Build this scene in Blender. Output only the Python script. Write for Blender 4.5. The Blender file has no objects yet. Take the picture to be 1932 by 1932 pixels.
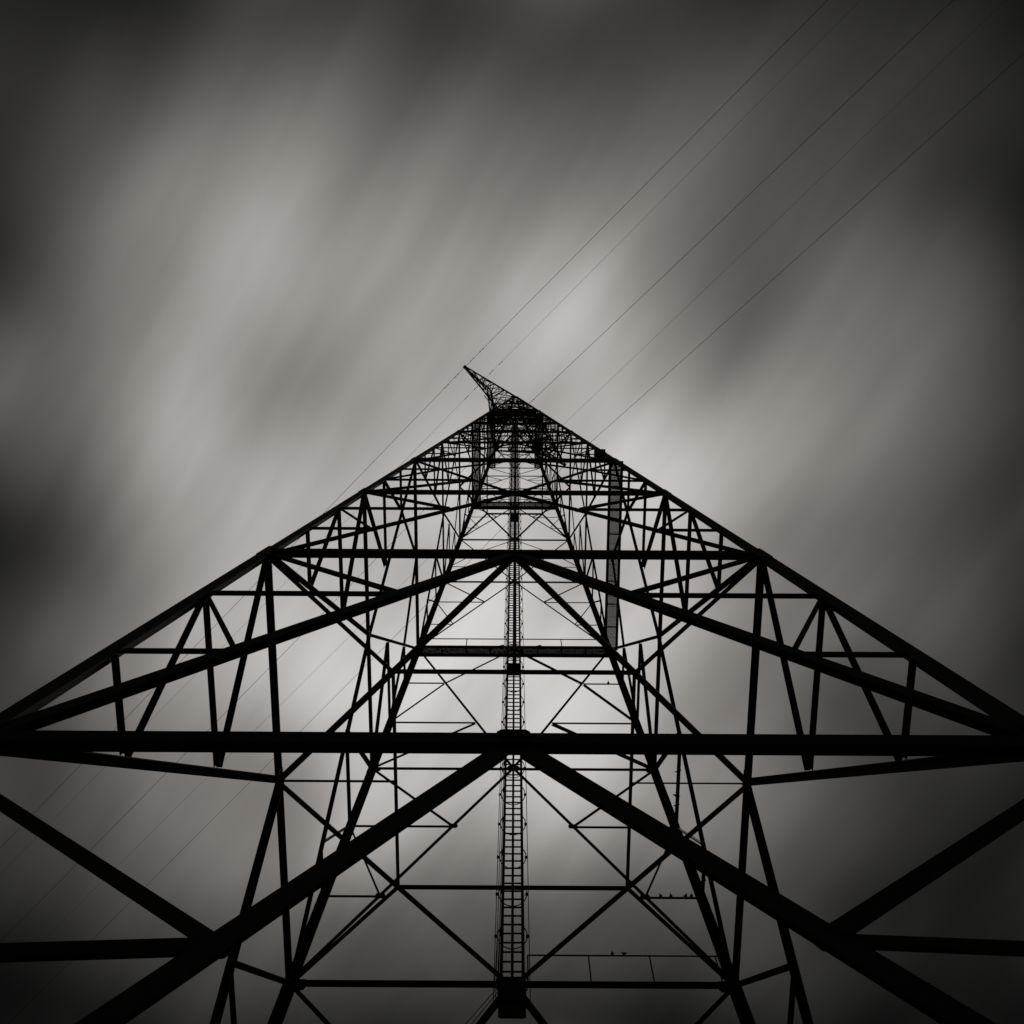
import bpy, bmesh, math, random
from math import radians, sin, cos, pi, sqrt
from mathutils import Vector, Matrix, Euler

random.seed(7)
SC = bpy.context.scene
COL = SC.collection
U = 6.0                 # metres in one tower unit
EYE = 0.4 * U           # camera height above the ground

# ------------------------------------------------------------------ camera
PITCH = math.atan2(.9727, .232)
cam_d = bpy.data.cameras.new("camera"); cam = bpy.data.objects.new("camera", cam_d)
COL.objects.link(cam); SC.camera = cam
cam_d.sensor_width = 36; cam_d.lens = 36 * 1975 / 1932
cam_d.shift_x = -5 / 1932
cam_d.clip_start = .05; cam_d.clip_end = 20000
rot = Euler((pi / 2 + PITCH, 0, 0)).to_matrix() @ Matrix.Rotation(radians(.3), 3, 'Z')
cam.matrix_world = Matrix.Translation((0, 0, EYE)) @ rot.to_4x4()

SC.render.resolution_x = 1024; SC.render.resolution_y = 1024
SC.view_settings.view_transform = 'Standard'
SC.view_settings.look = 'None'
SC.view_settings.exposure = 0; SC.view_settings.gamma = 1

# ------------------------------------------------------------------ sky: streaked overcast cloud deck, lens vignette painted into its brightness
SUN_EL, SUN_AZ = radians(74), radians(40)
CLOUD_VIGNETTE=[
[0.007,0.006,0.006,0.006,0.007,0.007,0.007,0.006,0.006,0.005,0.006,0.007,0.009,0.007,0.006,0.006,0.006,0.007,0.006,0.006,0.006,0.007,0.006,0.006,0.006],
[0.006,0.006,0.005,0.005,0.006,0.007,0.007,0.006,0.005,0.005,0.006,0.009,0.012,0.009,0.006,0.006,0.006,0.005,0.005,0.006,0.006,0.006,0.006,0.006,0.006],
[0.005,0.005,0.005,0.004,0.005,0.008,0.008,0.004,0.003,0.003,0.005,0.009,0.022,0.011,0.003,0.007,0.006,0.002,0.003,0.005,0.005,0.005,0.005,0.006,0.006],
[0.005,0.005,0.005,0.003,0.007,0.013,0.013,0.002,0.001,0.001,0.000,0.000,0.056,0.018,0.006,0.012,0.011,0.003,0.005,0.007,0.006,0.005,0.005,0.005,0.005],
[0.005,0.006,0.006,0.008,0.014,0.025,0.032,0.000,0.000,0.000,0.016,0.000,0.000,0.016,0.011,0.000,0.025,0.018,0.014,0.011,0.007,0.005,0.004,0.005,0.005],
[0.005,0.006,0.007,0.010,0.018,0.039,0.091,0.000,0.000,0.000,0.136,0.000,0.067,0.056,0.000,0.000,0.101,0.035,0.025,0.017,0.007,0.002,0.004,0.005,0.005],
[0.005,0.005,0.006,0.006,0.010,0.027,0.098,0.018,0.026,0.000,0.000,0.252,0.231,0.294,0.173,0.035,0.000,0.000,0.035,0.024,0.009,0.002,0.004,0.005,0.006],
[0.005,0.005,0.004,0.001,0.000,0.016,0.006,0.016,0.150,0.094,0.327,0.355,0.118,0.250,0.150,0.079,0.011,0.119,0.089,0.035,0.014,0.006,0.005,0.005,0.005],
[0.005,0.005,0.004,0.005,0.002,0.016,0.077,0.121,0.165,0.413,0.215,0.296,0.171,0.288,0.205,0.099,0.008,0.000,0.000,0.013,0.008,0.006,0.005,0.005,0.005],
[0.005,0.006,0.007,0.012,0.000,0.028,0.043,0.201,0.000,0.480,0.477,0.153,0.559,0.020,0.396,0.163,0.119,0.036,0.000,0.000,0.000,0.004,0.005,0.005,0.005],
[0.005,0.006,0.006,0.006,0.000,0.022,0.062,0.018,0.431,0.261,0.301,0.578,0.000,0.589,0.042,0.003,0.044,0.041,0.026,0.000,0.000,0.005,0.006,0.006,0.005],
[0.005,0.006,0.006,0.006,0.005,0.000,0.020,0.088,0.000,0.380,0.464,0.207,0.410,0.101,0.286,0.139,0.096,0.000,0.016,0.000,0.020,0.010,0.007,0.006,0.005],
[0.005,0.005,0.006,0.005,0.005,0.000,0.000,0.000,0.083,0.000,0.211,0.157,0.050,0.103,0.014,0.085,0.046,0.000,0.000,0.000,0.009,0.008,0.007,0.006,0.005],
[0.005,0.005,0.005,0.006,0.007,0.012,0.123,0.000,0.000,0.052,0.055,0.070,0.010,0.066,0.060,0.000,0.000,0.000,0.000,0.000,0.005,0.006,0.006,0.006,0.005],
[0.005,0.005,0.005,0.005,0.006,0.005,0.000,0.000,0.012,0.034,0.000,0.015,0.018,0.030,0.000,0.025,0.105,0.013,0.007,0.005,0.005,0.005,0.006,0.005,0.005],
[0.005,0.005,0.005,0.005,0.005,0.005,0.004,0.010,0.000,0.000,0.012,0.000,0.000,0.000,0.000,0.000,0.037,0.018,0.010,0.007,0.006,0.005,0.005,0.005,0.005],
[0.005,0.005,0.005,0.005,0.005,0.005,0.005,0.005,0.000,0.007,0.001,0.014,0.023,0.000,0.000,0.005,0.015,0.011,0.008,0.006,0.006,0.005,0.005,0.005,0.005],
[0.005,0.005,0.005,0.005,0.005,0.005,0.005,0.005,0.006,0.008,0.000,0.004,0.010,0.006,0.005,0.006,0.007,0.004,0.005,0.005,0.005,0.005,0.005,0.005,0.005],
[0.006,0.006,0.006,0.006,0.006,0.006,0.006,0.006,0.006,0.006,0.004,0.005,0.007,0.007,0.006,0.006,0.006,0.004,0.005,0.005,0.005,0.006,0.006,0.006,0.006],
[0.006,0.006,0.006,0.006,0.006,0.006,0.006,0.006,0.006,0.006,0.006,0.006,0.007,0.007,0.006,0.006,0.006,0.006,0.006,0.006,0.006,0.006,0.006,0.006,0.006],
[0.006,0.006,0.006,0.006,0.006,0.006,0.006,0.006,0.006,0.006,0.006,0.007,0.007,0.006,0.006,0.006,0.006,0.007,0.006,0.006,0.006,0.007,0.006,0.006,0.006]]

A0, A1, B0, B1 = -1.3, .9, -.9, 1.3
world = bpy.data.worlds.new("World"); SC.world = world
world.use_nodes = True
nt = world.node_tree; nt.nodes.clear()
def N(tree, t, **kw):
    n = tree.nodes.new(t)
    for k, v in kw.items(): setattr(n, k, v)
    return n
def M(tree, op, a, b=None, c=None):
    n = N(tree, 'ShaderNodeMath', operation=op)
    for i, v in enumerate((a, b, c)):
        if v is None: continue
        if hasattr(v, 'is_output'): tree.links.new(v, n.inputs[i])
        else: n.inputs[i].default_value = v
    return n.outputs[0]
tc = N(nt, 'ShaderNodeTexCoord'); sx = N(nt, 'ShaderNodeSeparateXYZ')
nt.links.new(tc.outputs['Generated'], sx.inputs[0])
zz = M(nt, 'MAXIMUM', sx.outputs[2], .08)
u = M(nt, 'DIVIDE', sx.outputs[0], zz); v = M(nt, 'DIVIDE', sx.outputs[1], zz)   # flat cloud deck overhead
th = radians(58)
a = M(nt, 'SUBTRACT', M(nt, 'MULTIPLY', u, cos(th)), M(nt, 'MULTIPLY', v, sin(th)))   # along the wind
b = M(nt, 'ADD', M(nt, 'MULTIPLY', u, sin(th)), M(nt, 'MULTIPLY', v, cos(th)))        # across the wind
def noise(sa, sb, off, scale, detail, rough):
    cmb = N(nt, 'ShaderNodeCombineXYZ')
    nt.links.new(M(nt, 'MULTIPLY', a, sa), cmb.inputs[0]); nt.links.new(M(nt, 'MULTIPLY', b, sb), cmb.inputs[1])
    cmb.inputs[2].default_value = off
    n = N(nt, 'ShaderNodeTexNoise'); nt.links.new(cmb.outputs[0], n.inputs['Vector'])
    n.inputs['Scale'].default_value = scale; n.inputs['Detail'].default_value = detail
    n.inputs['Roughness'].default_value = rough
    return M(nt, 'SUBTRACT', n.outputs[0], .5)
n1 = noise(.8, 2.4, 3.1, 2.2, 2, .45)
n2 = noise(.8, 2.4, 9.7, 2.2, 2, .45)
n3 = noise(.7, 3.2, 5.3, 3.2, 3, .5)
aw = M(nt, 'ADD', a, M(nt, 'MULTIPLY', n1, .09)); bw = M(nt, 'ADD', b, M(nt, 'MULTIPLY', n2, .07))
fa = N(nt, 'ShaderNodeMapRange'); nt.links.new(aw, fa.inputs[0])
fa.inputs[1].default_value = A0; fa.inputs[2].default_value = A1
NB = len(CLOUD_VIGNETTE); acc = None
bj = M(nt, 'MULTIPLY', M(nt, 'SUBTRACT', bw, B0), (NB - 1) / (B1 - B0))
for j, row in enumerate(CLOUD_VIGNETTE):
    cr = N(nt, 'ShaderNodeValToRGB'); r = cr.color_ramp; r.interpolation = 'B_SPLINE'
    while len(r.elements) < len(row): r.elements.new(.5)
    for i, val in enumerate(row): r.elements[i].position = i / (len(row) - 1)
    for i, val in enumerate(row): r.elements[i].color = (val, val, val, 1)
    nt.links.new(fa.outputs[0], cr.inputs[0])
    d = M(nt, 'DIVIDE', M(nt, 'SUBTRACT', bj, float(j)), .85)
    w = M(nt, 'POWER', math.exp(-1), M(nt, 'MULTIPLY', d, d))
    t = M(nt, 'MULTIPLY', w, cr.outputs[0])
    acc = t if acc is None else M(nt, 'ADD', acc, t)
field = M(nt, 'MULTIPLY', acc, M(nt, 'ADD', M(nt, 'MULTIPLY', n3, .85), 1.0))
n5 = noise(1.0, 1.7, 7.7, 4.5, 3, .5)
field = M(nt, 'MULTIPLY', field, M(nt, 'ADD', M(nt, 'MULTIPLY', n5, .24), 1.0))
n4 = noise(.9, 6.0, 2.2, 3.0, 5, .55)
field = M(nt, 'MULTIPLY', field, M(nt, 'ADD', M(nt, 'MULTIPLY', n4, .27), 1.0))
field = M(nt, 'MAXIMUM', field, .004)
sky = N(nt, 'ShaderNodeTexSky', sky_type='NISHITA'); sky.sun_disc = False
sky.sun_elevation = SUN_EL; sky.sun_rotation = SUN_AZ; sky.dust_density = 4; sky.air_density = 1.5
bwn = N(nt, 'ShaderNodeRGBToBW'); nt.links.new(sky.outputs[0], bwn.inputs[0])
veil = M(nt, 'POWER', M(nt, 'MAXIMUM', bwn.outputs[0], .2), .1)          # daylight filtered by thick cloud
lum = M(nt, 'MULTIPLY', field, veil)
tint = N(nt, 'ShaderNodeValToRGB'); tr = tint.color_ramp
tr.elements[0].position = 0; tr.elements[0].color = (1, .99, .955, 1)
tr.elements[1].position = 1; tr.elements[1].color = (1, 1, .985, 1)
for pos, c_ in ((.06, (1, .965, .91)), (.22, (1, .94, .885)), (.42, (1, .965, .935))):
    e = tr.elements.new(pos); e.color = (*c_, 1)
nt.links.new(field, tint.inputs[0])
vm = N(nt, 'ShaderNodeVectorMath', operation='SCALE'); nt.links.new(tint.outputs[0], vm.inputs[0]); nt.links.new(lum, vm.inputs[3])
bg = N(nt, 'ShaderNodeBackground'); nt.links.new(vm.outputs[0], bg.inputs[0]); bg.inputs[1].default_value = .82
wo = N(nt, 'ShaderNodeOutputWorld'); nt.links.new(bg.outputs[0], wo.inputs[0])

sun_d = bpy.data.lights.new("sun", 'SUN'); sun = bpy.data.objects.new("sun", sun_d); COL.objects.link(sun)
sun_d.energy = .5; sun_d.angle = radians(15); sun_d.color = (1, .96, .9)
sd = Vector((sin(SUN_AZ) * cos(SUN_EL), cos(SUN_AZ) * cos(SUN_EL), sin(SUN_EL)))
sun.rotation_euler = sd.to_track_quat('Z', 'Y').to_euler(); sun.location = sd * 150

# ------------------------------------------------------------------ materials
def mat(name, col, rough=.7, metal=0., bump=.15, scale=6, var=.35):
    m = bpy.data.materials.new(name); m.use_nodes = True; t = m.node_tree
    bs = t.nodes['Principled BSDF']; bs.inputs['Roughness'].default_value = rough
    bs.inputs['Metallic'].default_value = metal
    tcn = N(t, 'ShaderNodeTexCoord'); nz = N(t, 'ShaderNodeTexNoise'); nz.inputs['Scale'].default_value = scale
    nz.inputs['Detail'].default_value = 6
    t.links.new(tcn.outputs['Object'], nz.inputs['Vector'])
    cr = N(t, 'ShaderNodeValToRGB'); cr.color_ramp.elements[0].position = .3; cr.color_ramp.elements[1].position = .7
    cr.color_ramp.elements[0].color = (*[c * (1 - var) for c in col], 1)
    cr.color_ramp.elements[1].color = (*[min(1, c * (1 + var)) for c in col], 1)
    t.links.new(nz.outputs[0], cr.inputs[0]); t.links.new(cr.outputs[0], bs.inputs['Base Color'])
    bp = N(t, 'ShaderNodeBump'); bp.inputs['Strength'].default_value = bump; bp.inputs['Distance'].default_value = .01
    t.links.new(nz.outputs[0], bp.inputs['Height']); t.links.new(bp.outputs[0], bs.inputs['Normal'])
    return m
STEEL = mat('dark_painted_steel', (.022, .022, .021), .8)
GALV = mat('weathered_galvanised_steel', (.035, .035, .034), .75)
CABLE = mat('aluminium_cable', (.05, .05, .05), .7, .3)
FEATH = mat('dark_feathers', (.02, .02, .021), .8, scale=40)
GLASS_I = mat('brown_porcelain', (.03, .02, .016), .5, scale=20)
BOXM = mat('dark_box_paint', (.02, .02, .02), .7)
GROUND = mat('rough_grass', (.035, .04, .025), .95, scale=.8, var=.5)

CYU = 2.154 * U      # tower axis, metres ahead of the camera
# ------------------------------------------------------------------ mesh helpers
def link(name, bm, m, parent=None):
    me = bpy.data.meshes.new(name); bm.to_mesh(me); bm.free(); me.materials.append(m)
    o = bpy.data.objects.new(name, me); COL.objects.link(o)
    if parent is not None: o.parent = parent
    return o
def prism(bm, a, b, q, n, poly):
    r0 = [bm.verts.new(a + q * x + n * y) for x, y in poly]
    r1 = [bm.verts.new(b + q * x + n * y) for x, y in poly]
    k = len(poly)
    for i in range(k): bm.faces.new((r0[i], r0[(i + 1) % k], r1[(i + 1) % k], r1[i]))
    bm.faces.new(r0[::-1]); bm.faces.new(r1)
def angle(bm, a, b, w, n, t=None):
    """rolled steel angle from a to b, one flange in the face plane, one turned inward"""
    d = (b - a).normalized(); q = d.cross(n).normalized(); n = q.cross(d).normalized()
    mid_ = (a + b) / 2 - Vector((0, CYU, 0)); mid_.z = 0
    if q.z > 1e-4 or (abs(q.z) <= 1e-4 and q.dot(mid_) > 0): q = -q      # inward flange along the upper edge
    t = t or w * .11
    prism(bm, a, b, q, n, [(-w/2, w/2), (w/2, w/2), (w/2, w/2 - t), (-w/2 + t, w/2 - t), (-w/2 + t, -w/2), (-w/2, -w/2)])
def boxbar(bm, a, b, w, h, up=Vector((0, 0, 1))):
    d = (b - a).normalized(); q = d.cross(up)
    if q.length < 1e-4: q = d.cross(Vector((0, 1, 0)))
    q.normalize(); n = q.cross(d).normalized()
    prism(bm, a, b, q, n, [(-w/2, -h/2), (w/2, -h/2), (w/2, h/2), (-w/2, h/2)])
def tube(bm, pts, r, k=8):
    rings = []
    for i, p in enumerate(pts):
        d = (pts[min(i + 1, len(pts) - 1)] - pts[max(i - 1, 0)]).normalized()
        q = d.cross(Vector((0, 0, 1)))
        if q.length < 1e-3: q = Vector((1, 0, 0))
        q.normalize(); n = q.cross(d)
        rr = r[i] if isinstance(r, (list, tuple)) else r
        rings.append([bm.verts.new(p + (q * cos(2*pi*j/k) + n * sin(2*pi*j/k)) * rr) for j in range(k)])
    for A, B in zip(rings, rings[1:]):
        for j in range(k): bm.faces.new((A[j], A[(j+1) % k], B[(j+1) % k], B[j]))
    bm.faces.new(rings[0][::-1]); bm.faces.new(rings[-1])
def empty(name, loc, label, cat, group=None):
    o = bpy.data.objects.new(name, None); COL.objects.link(o); o.location = loc
    o['label'] = label; o['category'] = cat
    if group: o['group'] = group
    return o

# ------------------------------------------------------------------ tower geometry
CY, W0, TP = 2.154, 1.308, .0755
def hw(h): return W0 - TP * h
def P(x, y, h): return Vector((x * U, y * U, (h + .4) * U))      # tower units -> world
AX = lambda h: P(0, CY, h)
FACES = {'near': (Vector((0, -1, 0)), Vector((1, 0, 0))), 'far': (Vector((0, 1, 0)), Vector((-1, 0, 0))),
         'left': (Vector((-1, 0, 0)), Vector((0, -1, 0))), 'right': (Vector((1, 0, 0)), Vector((0, 1, 0)))}
def F(face, s, h):
    """point on a face: s in -1..1 across, at height h"""
    n, q = FACES[face]; w = hw(h)
    v = n * w + q * (s * w)
    return P(v.x, CY + v.y, h)

# projection, only to rank how large members show
_S, _C = sin(PITCH), cos(PITCH)
def proj(p):
    X, Y, Z = p.x, p.y, p.z - EYE
    z = max(Y * _C + Z * _S, .3)
    return 966 + 1975 * X / z, 966 + 1975 * (Y * _S - Z * _C) / z, z
def shown(a, b, w):
    n = 0
    for i in range(9):
        x, y, z = proj(a.lerp(b, i / 8))
        if 0 < x < 1932 and 0 < y < 1932: n += 1
    xa, ya, za = proj(a); xb, yb, zb = proj(b)
    L = min(sqrt((xa - xb)**2 + (ya - yb)**2), 2500) * n / 9
    return L * w * 1975 / ((za + zb) / 2)

tower = empty('lattice_pylon', (0, CY * U, 0), 'huge black steel lattice pylon seen from its foot looking straight up under smeared clouds', 'pylon')
def tpart(name, bm, m=STEEL):
    bmesh.ops.translate(bm, verts=bm.verts, vec=Vector((0, -CY * U, 0)))
    return link(name, bm, m, tower)

members = []          # (part name, a, b, width, normal)
def mem(kind, a, b, w, n):
    if kind == 'secondary_brace':
        e = (b - a).normalized() * min(.07, w)
        if abs(n.x) > .5: e = e * (2.1 if w > .085 and a.z < 28 and b.z < 28 else 1.2)
        b = b - e; a = a + e * .5
    members.append((kind, a, b, w, n))

LV = [-.4, 2.04, 4.08, 5.87, 7.57, 8.97, 10.11, 11.21, 11.91, 12.45, 12.82, 13.25, 13.69, 14.2, 14.96]
KIND = ['A', 'A', 'A', 'V', 'A', 'V', 'A', 'V', 'A', 'V', 'A', 'V', 'A', 'V']   # apex up or down
# widths in metres, (near/side, far)
BEAM = {1: (.235, .235), 2: (.165, .15), 3: (.125, .085), 4: (.14, .12), 5: (.09, .075), 6: (.1, .08), 7: (.11, .09)}
DIAG = [(.25, .25), (.205, .16), (.10, .08), (.085, .075), (.07, .05), (.06, .05), (.06, .05), (.048, .042)]
RED = [(.16, .12), (.088, .07), (.076, .05), (.07, .045), (.05, .036), (.04, .03), (.04, .03), (.03, .025)]

# legs: heavy angles with the corner turned outward
legw = [(-.4, .30), (2.064, .29), (4.08, .25), (5.87, .235), (7.57, .22), (10.1, .20), (13.25, .17), (16.9, .10)]
for sxn in (-1, 1):
    for syn in (-1, 1):
        bm = bmesh.new()
        for (h0, w0), (h1, w1) in zip(legw, legw[1:]):
            a_ = P(sxn * hw(h0), CY + syn * hw(h0), h0); b_ = P(sxn * hw(h1), CY + syn * hw(h1), h1)
            ex, ey = Vector((-sxn, 0, 0)), Vector((0, -syn, 0)); w = w0; t = w * .12
            pol = [(-.35*w, -.35*w), (.65*w, -.35*w), (.65*w, t - .35*w), (t - .35*w, t - .35*w), (t - .35*w, .65*w), (-.35*w, .65*w)]
            prism(bm, a_, b_, ex, ey, pol)
            # splice plates with bolts at the joint
            d = (b_ - a_).normalized()
            c0 = b_ - d * .5; c1 = b_ + d * .5
            w2 = w * 1.06; o_ = -.35 * w - .012
            prism(bm, c0, c1, ex, ey, [(o_, o_), (o_ + w2*.95, o_), (o_ + w2*.95, o_ + .011), (o_ + .011, o_ + .011), (o_ + .011, o_ + w2*.95), (o_, o_ + w2*.95)])
        bmesh.ops.recalc_face_normals(bm, faces=bm.faces)
        tpart('leg', bm)

def panel(face, i):
    n = FACES[face][0]; far = 1 if face == 'far' else 0
    h0, h1 = LV[i], LV[i + 1]; dh = h1 - h0
    wd = DIAG[min(i, 7)][far]; wr = RED[min(i, 7)][far]
    wb = BEAM.get(i + 1, (.07, .06))[far]
    if face == 'near':
        wb *= 1.2 if i == 0 else 1.42; wd *= 1.06 if i == 0 else 1.22; wr *= 1.0 if i == 0 else 1.15
    elif far: wb *= .85 if i < 3 else 1.0; wd *= .88
    else: wd *= .88 if i < 2 else 1.15; wr *= 1.0 if i == 0 else 1.12 if i == 1 else 1.3
    if i == 0 and face in ('left', 'right'): mem('horizontal_beam', F(face, -1, h1) + n * .2, F(face, 1, h1) + n * .2, .14, n)
    elif not (i == 3 and face in ('far', 'right')):      # there the walkway's edge beams take its place
        mem('horizontal_beam', F(face, -1, h1), F(face, 1, h1), wb, n)
    inn = n * (-.04)
    for s in (-1, 1):
        if KIND[i] == 'A':
            hf = -.08 if (i == 0 and face == 'near' and s > 0) else h0
            mem('diagonal_brace', F(face, 0, h1) + inn, F(face, s, hf) + inn, wd, n)
            H2, H1 = h1 - dh / 3, h1 - 2 * dh / 3
            K1 = 1/3
            if i == 0:
                K1 = .345 if hf > h0 else .31; H2 = h1 - (h1 - hf) * K1 - .05
            def m_(k):        # point on the diagonal
                return F(face, 0, h1).lerp(F(face, s, hf), k)
            if i < 9:
                m2, m1 = m_(K1), m_(2/3)
                mem('secondary_brace', F(face, s, h1 - (.11 if i == 0 else 0)), m2, wr * ((1.3 if s > 0 else 1.1) if i == 0 else 1.25), n)
                mem('secondary_brace', F(face, s, H2), m2, wr * (.9 if (i == 0 and s > 0) else 1.1), n)
                if i or face != 'near': mem('secondary_brace', F(face, s, H2), m1, wr, n)
                mem('secondary_brace', F(face, s, H1), m1, wr, n)
        else:
            mem('diagonal_brace', F(face, 0, h0) + inn, F(face, s, h1) + inn, wd, n)
            H1, H2 = h0 + dh / 3, h0 + 2 * dh / 3
            def m_(k): return F(face, 0, h0).lerp(F(face, s, h1), k)
            if i < 9:
                m1, m2 = m_(1/3), m_(2/3)
                hv = 1.8 if far and s < 0 and i == 3 else 1
                mem('secondary_brace', F(face, s, h0), m1, wr * 1.3 * hv, n)
                mem('secondary_brace', F(face, s, H1), m1, wr * 1.1, n)
                mem('secondary_brace', F(face, s, H1), m2, wr * hv, n)
                mem('secondary_brace', F(face, s, H2), m2, wr, n)
                mem('secondary_brace', F(face, 0, h1), m2, wr * hv, n)
for i in range(len(LV) - 1):
    for face in FACES: panel(face, i)

# horizontal diaphragms (square with inner diamond)
def diaphragm(h, wd, wq, full=True):
    up = Vector((0, 0, -1)); dz = Vector((0, 0, -.05))
    mids = {f_: F(f_, 0, h) + dz for f_ in FACES}
    ring = ['near', 'right', 'far', 'left']
    for k in range(4):
        A_, B_ = mids[ring[k]], mids[ring[(k + 1) % 4]]
        mem('diaphragm_brace', A_, B_, wd, up)
    q = [mids[ring[k]].lerp(mids[ring[(k + 1) % 4]], .5) for k in range(4)]     # nr, rf, fl, ln
    for k in range(4):
        mem('diaphragm_brace', q[k], q[(k + 1) % 4], wq * (1.3 if k == 1 else .9), up)
    for k, (sx_, sy_) in enumerate(((1, -1), (1, 1), (-1, 1), (-1, -1))):
        c_ = P(sx_ * hw(h), CY + sy_ * hw(h), h) + dz
        mem('diaphragm_brace', c_, q[k], wq * 1.1, up)
    if full:
        mem('diaphragm_brace', mids['left'], q[3].lerp(q[2], .5), .045, up)
        mem('diaphragm_brace', mids['right'], q[0].lerp(q[1], .5), .045, up)
diaphragm(4.08, .14, .10)
diaphragm(10.11, .1, .085, False)
for h in (12.82,):
    diaphragm(h, .07, .05, False)

# head of the tower above the waist
for h in (15.6, 16.2, 16.75):
    for face in FACES:
        n = FACES[face][0]
        mem('horizontal_beam', F(face, -1, h), F(face, 1, h), .06, n)
for face in FACES:
    n = FACES[face][0]
    for h0, h1 in ((14.96, 15.6), (15.6, 16.2), (16.2, 16.75)):
        mem('diagonal_brace', F(face, -1, h0), F(face, 1, h1), .045, n)
        mem('diagonal_brace', F(face, 1, h0), F(face, -1, h1), .045, n)

# emit members as parts, the ones past the limit of a kind as one stuff part
by = {}
for m_ in members: by.setdefault(m_[0], []).append(m_)
for kind, L in by.items():
    L.sort(key=lambda m_: -shown(m_[1], m_[2], m_[3]))
    for m_ in L[:98]:
        bm = bmesh.new(); angle(bm, m_[1], m_[2], m_[3], m_[4]); bmesh.ops.recalc_face_normals(bm, faces=bm.faces)
        tpart(kind, bm)
    if len(L) > 98:
        bm = bmesh.new()
        for m_ in L[98:]: angle(bm, m_[1], m_[2], m_[3], m_[4])
        bmesh.ops.recalc_face_normals(bm, faces=bm.faces)
        o = tpart(kind, bm); o['kind'] = 'stuff'

# gusset plates with bolt heads
def gusset(c_, q, r, n, w, hgt, t=.016, off=.0):
    bm = bmesh.new(); c_ = c_ + n * off
    pol = [(-w/2, -hgt*.15), (-w*.36, -hgt*.5), (w*.36, -hgt*.5), (w/2, -hgt*.15), (w/2, hgt*.15), (w*.36, hgt*.5), (-w*.36, hgt*.5), (-w/2, hgt*.15)]
    prism(bm, c_ - n * t/2, c_ + n * t/2, q, r, pol)
    for ix in (-.36, -.2, .2, .36):
        for iy in (-.3, 0, .3):
            if abs(ix) > .3 and abs(iy) > .1: continue
            p_ = c_ + q * (w * ix) + r * (hgt * iy)
            tube(bm, [p_ - n * (t/2 + .022), p_ + n * (t/2 + .022)], .018, 6)
    bmesh.ops.recalc_face_normals(bm, faces=bm.faces)
    tpart('gusset_plate', bm)
for face in FACES:
    n, q = FACES[face]; r = Vector((0, 0, 1))
    for i in range(1, 8):
        h = LV[i]; k = [0, 1.0, .7, .5, .42, .36, .3, .3][i]
        if i == 1 and face == 'near': gusset(F(face, 0, h) + r * .11, q, r, n, .43, .2, off=.15)
        else: gusset(F(face, 0, h) + r * (-.02), q, r, n, .95 * k, .75 * k, off=-.05)
        for s in (-1, 1):
            gusset(F(face, s * (1 - .12 * k / hw(h) / 2), h), q, r, n, .6 * k, .62 * k, off=.06 * k)
    for s in (-1, 1):       # smaller plates on the diagonals
        for i in ((1, 2) if face in ('near', 'far') else (2,)):
            for k in (1/3, 2/3):
                gusset(F(face, 0, LV[i + 1]).lerp(F(face, s, LV[i]), k), q, r, n, .3, .26, off=-.03)
for s in (-1, 1):
    gusset(F('near', 0, LV[1]).lerp(F('near', s, -.08 if s > 0 else -.4), .345 if s > 0 else .31), FACES['near'][1], Vector((0, 0, 1)), FACES['near'][0], .26, .2, off=.02)

# ------------------------------------------------------------------ climbing ladder on the tower axis
TO = Vector((0, -CY * U, 0))
ladder = bpy.data.objects.new('ladder', None); COL.objects.link(ladder); ladder.parent = tower
def sub(name, bm, m, par):
    bmesh.ops.translate(bm, verts=bm.verts, vec=TO); bmesh.ops.recalc_face_normals(bm, faces=bm.faces)
    return link(name, bm, m, par)
LH0, LH1, LWD = 2.72, 14.2, .205
lx = lambda x, h, dy=0: P(0, CY, h) + Vector((x, dy, 0))
for s in (-1, 1):
    bm = bmesh.new(); boxbar(bm, lx(s * LWD, LH0), lx(s * LWD, LH1), .062, .09, Vector((0, 1, 0))); sub('rail', bm, GALV, ladder)
bm = bmesh.new(); boxbar(bm, lx(0, LH0, -.02), lx(0, 5.3, -.02), .055, .05, Vector((0, 1, 0)))
boxbar(bm, lx(0.02, 5.3, -.03), lx(0.02, LH1, -.03), .13, .08, Vector((0, 1, 0))); sub('fall_arrest_rail', bm, GALV, ladder)
rest = bmesh.new(); k = 0; h = LH0 + .03
while h < LH1:
    if k < 98:
        bm = bmesh.new(); tube(bm, [lx(-LWD, h), lx(LWD, h)], .019); sub('rung', bm, GALV, ladder)
    else: tube(rest, [lx(-LWD, h), lx(LWD, h)], .022, 5)
    h += .0478; k += 1
o = sub('rung', rest, GALV, ladder); o['kind'] = 'stuff'
RH = .30
def hoop(bm, h, r0=.012):
    pts = []
    for j in range(25):
        an = radians(-47) + radians(274) * j / 24
        pts.append(lx(RH * cos(an), h, .24 + RH * sin(an)))
    tube(bm, pts, r0, 5)
h = 2.84; k = 0
while h < LH1:
    bm = bmesh.new(); hoop(bm, h)
    for x_ in (-.335, .30):
        boxbar(bm, lx(x_ - .03, h, .25), lx(x_ + .03, h, .25), .05, .05)
    boxbar(bm, lx(-.25, h - .04, .0), lx(-.2, h - .04, .0), .07, .12)
    sub('cage_hoop', bm, GALV, ladder); h += .24; k += 1
for x_, y_, r_ in ((-.345, .27, .009), (-.30, .1, .009), (-.255, .03, .011), (.335, .27, .009), (-.20, .5, .007), (.20, .5, .007)):
    bm = bmesh.new(); tube(bm, [lx(x_, LH0 + (.12 if y_ > .4 else 0), y_), lx(x_, LH1, y_)], r_, 5); sub('cage_strap', bm, GALV, ladder)
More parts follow.
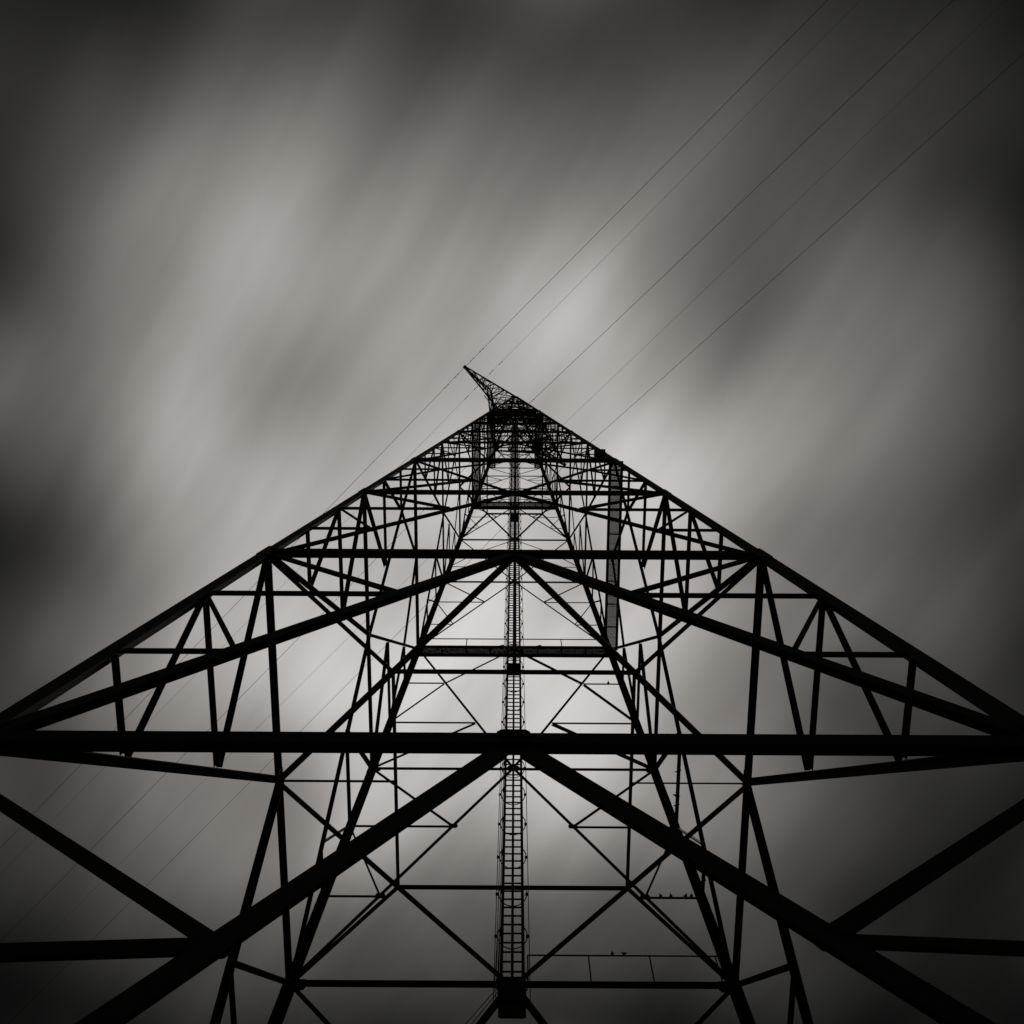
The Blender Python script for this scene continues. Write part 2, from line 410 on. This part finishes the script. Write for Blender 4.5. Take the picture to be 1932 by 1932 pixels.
for h, ww, hh in ((2.715, .5, .62), (5.33, .44, .11), (8.78, .44, .1)):
    bm = bmesh.new()
    zlo, zhi = lx(0, h).z - hh/2, lx(0, h).z + hh/2
    c0 = Vector((0, CY * U - .02, zlo)); c1 = Vector((0, CY * U - .02, zhi))
    cl = min(.08, hh * .3)
    prism(bm, c0, c0 + Vector((0, 0, cl)), Vector((1, 0, 0)), Vector((0, 1, 0)), [(-ww*.44, -.15), (ww*.44, -.15), (ww*.44, .15), (-ww*.44, .15)])
    prism(bm, c0 + Vector((0, 0, cl)), c1, Vector((1, 0, 0)), Vector((0, 1, 0)), [(-ww/2, -.2), (ww/2, -.2), (ww/2, .2), (-ww/2, .2)])
    sub('rest_box', bm, BOXM, ladder)
# cable bundle leaving the foot of the ladder along the far brace
for dx in (0, .07):
    bm = bmesh.new()
    A_ = lx(-.26 - dx, 2.78, .05); B_ = F('far', -1, 2.064) if False else F('far', 0, 4.08).lerp(F('far', 1, 2.064), .9)
    tube(bm, [lx(-.28 - dx*.3, 3.0, .05), A_ + Vector((0, 0, -.1)), A_.lerp(B_, .12) + Vector((-dx, 0, 0)), B_ + Vector((-dx, 0, 0))], .008, 6)
    sub('down_cable', bm, CABLE, ladder)

# ------------------------------------------------------------------ walkways at two levels
def walkway(a_, b_, side, width, rail_h, posts, deck=True, dash=0):
    """a_, b_ ends of the outer edge; side = inward horizontal direction"""
    w = bpy.data.objects.new('walkway', None); COL.objects.link(w); w.parent = tower
    up = Vector((0, 0, 1)); d = (b_ - a_).normalized()
    for k in (0, 1):
        bm = bmesh.new(); boxbar(bm, a_ + side * width * k, b_ + side * width * k, (.12, .09)[k], .1); sub('edge_beam', bm, STEEL, w)
    if deck:
        bm = bmesh.new(); nb = 15
        for k in range(nb):
            o_ = side * (width * (k + .5) / nb) + up * .06
            boxbar(bm, a_ + o_, b_ + o_, width / nb * .82, .012)
        L = (b_ - a_).length
        for k in range(int(L / .5)):
            p_ = a_ + d * (.25 + k * .5) + up * .045
            boxbar(bm, p_, p_ + side * width, .012, .012)
        sub('deck_grating', bm, GALV, w)
        bm = bmesh.new()
        for k in range(posts * 2 + 1):
            p_ = a_.lerp(b_, (k + .03) / (posts * 2 + .06)) - up * .02
            boxbar(bm, p_, p_ + side * width, .05, .06)
        sub('cross_bearer', bm, STEEL, w)
    ro = side * (width * .9)
    bm = bmesh.new(); tube(bm, [a_ + ro + up * rail_h, b_ + ro + up * rail_h], .026, 6); sub('handrail', bm, GALV, w)
    for k in range(posts + 1):
        bm = bmesh.new(); p_ = a_.lerp(b_, k / posts) + ro
        boxbar(bm, p_, p_ + up * rail_h, .04, .04); sub('rail_post', bm, GALV, w)
    return w
hD, hG = LV[4], LV[7]
NIN = {f_: -FACES[f_][0] for f_ in FACES}
walkway(F('far', 1, hD) - NIN['far'] * .3, F('far', -1, hD) - NIN['far'] * .3, NIN['far'], .42, 1.15, 4)
walkway(F('right', -1, hD) - NIN['right'] * .3, F('right', 1, hD) - NIN['right'] * .3, NIN['right'], .5, 1.15, 4)
walkway(F('far', 1, hG) - NIN['far'] * .12, F('far', -1, hG) - NIN['far'] * .12, NIN['far'], .42, 1.1, 2)
walkway(F('left', 1, hG), F('left', -1, hG), NIN['left'], .5, 1.1, 2)
# service rail on the lowest beam of the far face
gr = bpy.data.objects.new('guard_rail', None); COL.objects.link(gr); gr.parent = tower
hB = LV[2]; up = Vector((0, 0, 1))
e0 = F('far', 0, hB) + Vector((.43, -.02, 0)); e1 = F('far', -1, hB) + Vector((-.15, -.02, 0))
bm = bmesh.new(); tube(bm, [e0 + up * 1.2, e1 + up * 1.2], .027, 6); sub('handrail', bm, GALV, gr)
for fx in (0, .315, .63, .97):
    bm = bmesh.new(); p_ = e0.lerp(e1, fx); tube(bm, [p_, p_ + up * 1.2], .022, 6); sub('rail_post', bm, GALV, gr)

# ------------------------------------------------------------------ crossarms
HA, HE = 14.96, 15.56
ph = .798
e_ = Vector((sin(ph), cos(ph), 0)); d_ = Vector((cos(ph), -sin(ph), 0))     # along the arm, along the line
A1L, A2L = 1.007, .654
def corner(sx_, sy_, h): return P(sx_ * hw(h), CY + sy_ * hw(h), h)
def crossarm(sg):
    arm = bpy.data.objects.new('crossarm', None); COL.objects.link(arm); arm.parent = tower
    tip = AX(HA) + e_ * (sg * A1L * U)
    if sg < 0: c1_, c2_, c3_ = corner(1, -1, 13.69), corner(-1, 1, 13.69), corner(-1, -1, 13.69)
    else: c1_, c2_, c3_ = corner(1, -1, 13.69), corner(-1, 1, 13.69), corner(1, 1, 13.69)
    t1_, t2_ = corner(1, -1, 15.6), corner(-1, 1, 15.6)
    ax0 = AX(14.4)
    if sg < 0: kn = P(-.38, 1.717, 14.4)
    else: kn = ax0 * 2 - P(-.38, 1.717, 14.4)
    kn2 = kn + (Vector((1, .1, 0)) * .28 if sg < 0 else Vector((-1, -.1, 0)) * .28)
    chords = [[tip + d_ * .05, c1_], [tip - d_ * .05, kn, c2_], [tip, kn2, c3_], [tip + d_ * .05, t1_], [tip - d_ * .05, t2_]]
    for L_ in chords:
        bm = bmesh.new()
        for A_, B_ in zip(L_, L_[1:]): angle(bm, A_, B_, .12, Vector((0, 0, 1)))
        sub('chord', bm, STEEL, arm)
    bm = bmesh.new(); K = 7
    def cp(c, t):
        L_ = chords[c]
        if len(L_) == 2: return L_[0].lerp(L_[1], t)
        return L_[0].lerp(L_[1], t / .5) if t < .5 else L_[1].lerp(L_[2], (t - .5) / .5)
    def pt(c, k): return cp(c, k / K)
    for k in range(1, K):
        for (ca, cb) in ((0, 1), (0, 3), (1, 4), (3, 4), (0, 2), (1, 2)):
            angle(bm, pt(ca, k), pt(cb, k), .065, Vector((0, 0, 1)))
            angle(bm, pt(ca, k), pt(cb, k + 1), .05, Vector((0, 0, 1)))
            if k > 2: angle(bm, pt(cb, k), pt(ca, k + 1), .05, Vector((0, 0, 1)))
    o = sub('lacing', bm, STEEL, arm)
    # earth wire bracket standing on the arm
    eb = AX(HE) + e_ * (sg * A2L * U)
    bm = bmesh.new()
    foot = AX(HA) + e_ * (sg * A2L * U)
    for c in (0, 1, 3, 4):
        angle(bm, cp(c, .42), eb, .05, Vector((0, 1, 0)))
    sub('earth_wire_bracket', bm, STEEL, arm)
    # service ladder lying inside the arm
    bm = bmesh.new()
    A_ = tip.lerp(AX(13.9), .45); B_ = tip.lerp(AX(13.9), .95)
    boxbar(bm, A_ + d_ * .28, B_ + d_ * .28, .05, .08); boxbar(bm, A_ - d_ * .28, B_ - d_ * .28, .05, .08)
    L = (B_ - A_).length
    for k in range(int(L / .22)):
        p_ = A_.lerp(B_, k * .22 / L); boxbar(bm, p_ - d_ * .28, p_ + d_ * .28, .03, .03)
    sub('arm_walkway', bm, GALV, arm)
    bm = bmesh.new()      # tip plate
    boxbar(bm, tip - e_ * .12, tip + e_ * .12, .26, .3); sub('tip_plate', bm, STEEL, arm)
    return tip, eb
tipL, ebL = crossarm(-1); tipR, ebR = crossarm(1)
for f_ in ('near', 'left', 'right'): walkway(F(f_, 1, 12.82), F(f_, -1, 12.82), NIN[f_], .55, 1.1, 2)
for f_ in ('near',): walkway(F(f_, 1, 13.69), F(f_, -1, 13.69), NIN[f_], .5, 1.1, 2)
# head platforms
for h in (13.69,):
    bm = bmesh.new()
    for k in range(7):
        t_ = -1 + 2 * (k + .5) / 7
        boxbar(bm, P(-hw(h), CY + t_ * hw(h), h), P(hw(h), CY + t_ * hw(h), h), .09, .06)
    boxbar(bm, P(0, CY - hw(h), h - .01), P(0, CY + hw(h), h - .01), .1, .06)
    sub('head_platform', bm, GALV, tower)

# ------------------------------------------------------------------ power lines
def insulator(top, length, label, group=None):
    ins = empty('insulator_string', top, label, 'insulator', group)
    bm = bmesh.new(); tube(bm, [Vector((0, 0, 0)), Vector((0, 0, -length))], .018, 6)
    link('link_rod', bm, GALV, ins)
    bm = bmesh.new(); nd = 5
    for k in range(nd):
        z = -.08 - (length - .14) * k / nd
        tube(bm, [Vector((0, 0, z)), Vector((0, 0, z - .03)), Vector((0, 0, z - .055))], [.03, .1, .05], 12)
    link('disc_stack', bm, GLASS_I, ins)
    return ins
def cable(P0, mu, ml, r, label, group, L=300, dampers=True):
    """one conductor clamped at P0; leaves steeply one way, nearly level the other"""
    bm = bmesh.new(); pts = []
    o = bpy.data.objects.new('power_cable', None)
    dn = -Vector((d_.x, d_.y, 0))
    for k in range(60, 0, -1):
        s_ = (k / 60) ** 1.7 * 260; pts.append(dn * s_ + Vector((0, 0, -ml * s_ + .5 * s_ * s_ * .0004)))
    pts.append(Vector((0, 0, 0)))
    for k in range(1, 61):
        s_ = (k / 60) ** 1.7 * 200; pts.append(d_ * s_ + Vector((0, 0, -mu * s_ + .5 * s_ * s_ * .0012)))
    tube(bm, pts, r, 6)
    bmesh.ops.recalc_face_normals(bm, faces=bm.faces)
    o = link('power_cable', bm, CABLE, None); o.location = P0
    o['label'] = label; o['category'] = 'power line'; o['group'] = group
    if dampers:
        for sg, m_ in ((1, mu), (-1, ml)):
            db = bmesh.new()
            dr = (d_ * sg + Vector((0, 0, -m_))).normalized()
            for s_ in (1.0, 2.2):
                c_ = dr * s_ + Vector((0, 0, -.09))
                tube(db, [c_ - dr * .22, c_ - dr * .1, c_ + dr * .1, c_ + dr * .22], [.045, .02, .02, .045], 6)
                tube(db, [c_, c_ + Vector((0, 0, .09))], .02, 5)
            link('vibration_damper', db, GALV, o)
    return o
G1 = 'conductors strung over the pylon'
insulator(tipL, .02 + .3, 'short insulator under the free tip of the left crossarm')
insulator(AX(HA), .32, 'short insulator hidden in the dark lattice at the middle of the pylon head')
insulator(tipR, .32, 'short insulator under the right crossarm, behind the lattice')
dz = Vector((0, 0, -.32))
cable(tipL + dz, .303, .068, .0155, 'dark cable clamped at the outer tip of the left crossarm', G1)
cable(AX(HA) + dz, .303, .068, .0155, 'dark cable rising from behind the pylon head through the brightest cloud', G1)
cable(tipR + dz, .303, .068, .0155, 'dark cable leaving the right leg just above the square box', G1)
cable(ebL, .163, -.005, .009, 'faint thin wire between the crossarm tip cable and the dark middle cable', G1)
cable(ebR, .163, -.005, .009, 'faint thin wire between the dark middle cable and the furthest right cable', G1, dampers=False)

# ------------------------------------------------------------------ equipment box on the right near leg
eq = empty('equipment_box', P(hw(8.05) - .035, CY - hw(8.05), 8.05), 'square dark box fixed to the right leg high up on the pylon edge', 'box')
bm = bmesh.new()
bmesh.ops.create_cube(bm, size=1, matrix=Matrix.Diagonal((.44, .3, .55, 1)))
bmesh.ops.bevel(bm, geom=bm.edges[:], offset=.02, segments=2, affect='EDGES')
link('housing', bm, BOXM, eq)
bm = bmesh.new(); boxbar(bm, Vector((-.27, 0, .33)), Vector((.27, 0, .33)), .38, .03); link('lid', bm, BOXM, eq)
bm = bmesh.new(); boxbar(bm, Vector((.2, .1, -.35)), Vector((.45, .2, -.35)), .04, .05); boxbar(bm, Vector((.2, .1, .2)), Vector((.45, .2, .2)), .04, .05); link('bracket', bm, GALV, eq)

# ------------------------------------------------------------------ perched birds
def bird_mesh():
    bm = bmesh.new()
    prof = [(-.13, .012, .012, .0), (-.10, .018, .008, .004), (-.06, .024, .018, .012), (-.02, .042, .04, .03), (.03, .046, .048, .05),
            (.065, .034, .036, .08), (.082, .026, .028, .10), (.10, .029, .03, .118), (.122, .024, .024, .122), (.136, .010, .011, .118), (.155, .003, .003, .112)]
    rings = []
    for x, ry, rz, z in prof:
        rings.append([bm.verts.new((x, ry * cos(2*pi*j/12), z + rz * sin(2*pi*j/12))) for j in range(12)])
    for A_, B_ in zip(rings, rings[1:]):
        for j in range(12): bm.faces.new((A_[j], A_[(j+1) % 12], B_[(j+1) % 12], B_[j]))
    bm.faces.new(rings[0][::-1]); bm.faces.new(rings[-1])
    for s in (-1, 1):
        tube(bm, [Vector((.01, s * .018, .02)), Vector((.015, s * .018, -.045))], .004, 5)
        tube(bm, [Vector((.045, s * .018, -.045)), Vector((-.01, s * .018, -.045))], .004, 4)
    bmesh.ops.recalc_face_normals(bm, faces=bm.faces)
    me = bpy.data.meshes.new('bird'); bm.to_mesh(me); bm.free(); me.materials.append(FEATH)
    for p_ in me.polygons: p_.use_smooth = True
    return me
BM = bird_mesh()
def bird(p_, rz, label, sc=1.0):
    o = bpy.data.objects.new('bird', BM); COL.objects.link(o)
    o.location = p_ + Vector((0, 0, .045 * sc)); o.rotation_euler = (0, 0, rz); o.scale = (sc * .92, sc * 1.2, sc * 1.2)
    o['label'] = label; o['category'] = 'bird'; o['group'] = 'small birds perched on the pylon'
# far face, right: on the lower horizontal of the panel above the rail
hb = LV[2] + (LV[3] - LV[2]) / 3
ba = F('far', -1, hb); bb = F('far', 0, LV[3]).lerp(F('far', -1, LV[2]), 2/3)
top = Vector((0, 0, .03))
for t_, rz, lb in ((.28, 1.2, 'leftmost of the row of birds on the short right-hand bar, a plump one leaning right'), (.46, 1.3, 'second bird from the left on the short right-hand bar'),
                   (.72, 1.7, 'third bird from the left on the short right-hand bar, small and upright'), (.82, 1.5, 'fourth bird on the short right-hand bar, close beside the third'),
                   (.96, 1.9, 'last bird on the short right-hand bar, half against the far leg')):
    bird(bb.lerp(ba, t_) + top, rz, lb, .95)
r0, r1 = e0 + up * 1.227, e1 + up * 1.227
bird(r0.lerp(r1, .44), 1.4, 'left one of two birds sitting on the lowest handrail', .85)
bird(r0.lerp(r1, .50), .7, 'right one of two birds sitting on the lowest handrail', .85)
# right face: birds on the short bars running away from the camera
ra = F('right', 1, hb); rb = F('right', 0, LV[3]).lerp(F('right', 1, LV[2]), 2/3)
for t_, rz, lb in ((.42, 0, 'upper bird of the cluster on the short bar right of the far leg'), (.49, 3.1, 'middle bird of the cluster on the short bar right of the far leg'),
                   (.72, .1, 'lowest bird of the cluster on the short bar right of the far leg')):
    bird(rb.lerp(ra, t_) + top, rz, lb)
h2 = LV[3] - (LV[3] - LV[2]) / 3
sa_ = F('right', 1, h2); sb_ = F('right', 0, LV[3]).lerp(F('right', 1, LV[2]), 1/3)
for t_, rz, lb in ((.42, 0, 'single bird highest on the long thin upright bar below the heavy cross beam'), (.68, 3.1, 'middle bird on the long thin upright bar below the heavy cross beam'),
                   (.78, .1, 'lowest bird on the long thin upright bar below the heavy cross beam')):
    bird(sb_.lerp(sa_, t_) + top, rz, lb, .9)
wf = F('far', 1, hD) - NIN['far'] * .3 + NIN['far'] * .42 + Vector((0, 0, .05)); wg = F('far', -1, hD) - NIN['far'] * .3 + NIN['far'] * .42 + Vector((0, 0, .05))
bird(wf.lerp(wg, .435), .2, 'bird on the walkway edge just left of the ladder')
bird(wf.lerp(wg, .63), .2, 'bird on the walkway edge right of the ladder')
hc_ = LV[3] + (LV[4] - LV[3]) * 2 / 3
bird(F('far', -1, hc_).lerp(F('far', 0, LV[3]).lerp(F('far', -1, LV[4]), 2/3), .35) + top, 1.5, 'lone bird on a thin short bar under the walkway, right side')

# ------------------------------------------------------------------ ground
bm = bmesh.new(); R = 6000
bmesh.ops.create_circle(bm, cap_ends=True, segments=64, radius=R)
g = link('ground', bm, GROUND); g['kind'] = 'structure'; g.location = (0, 0, -.01)
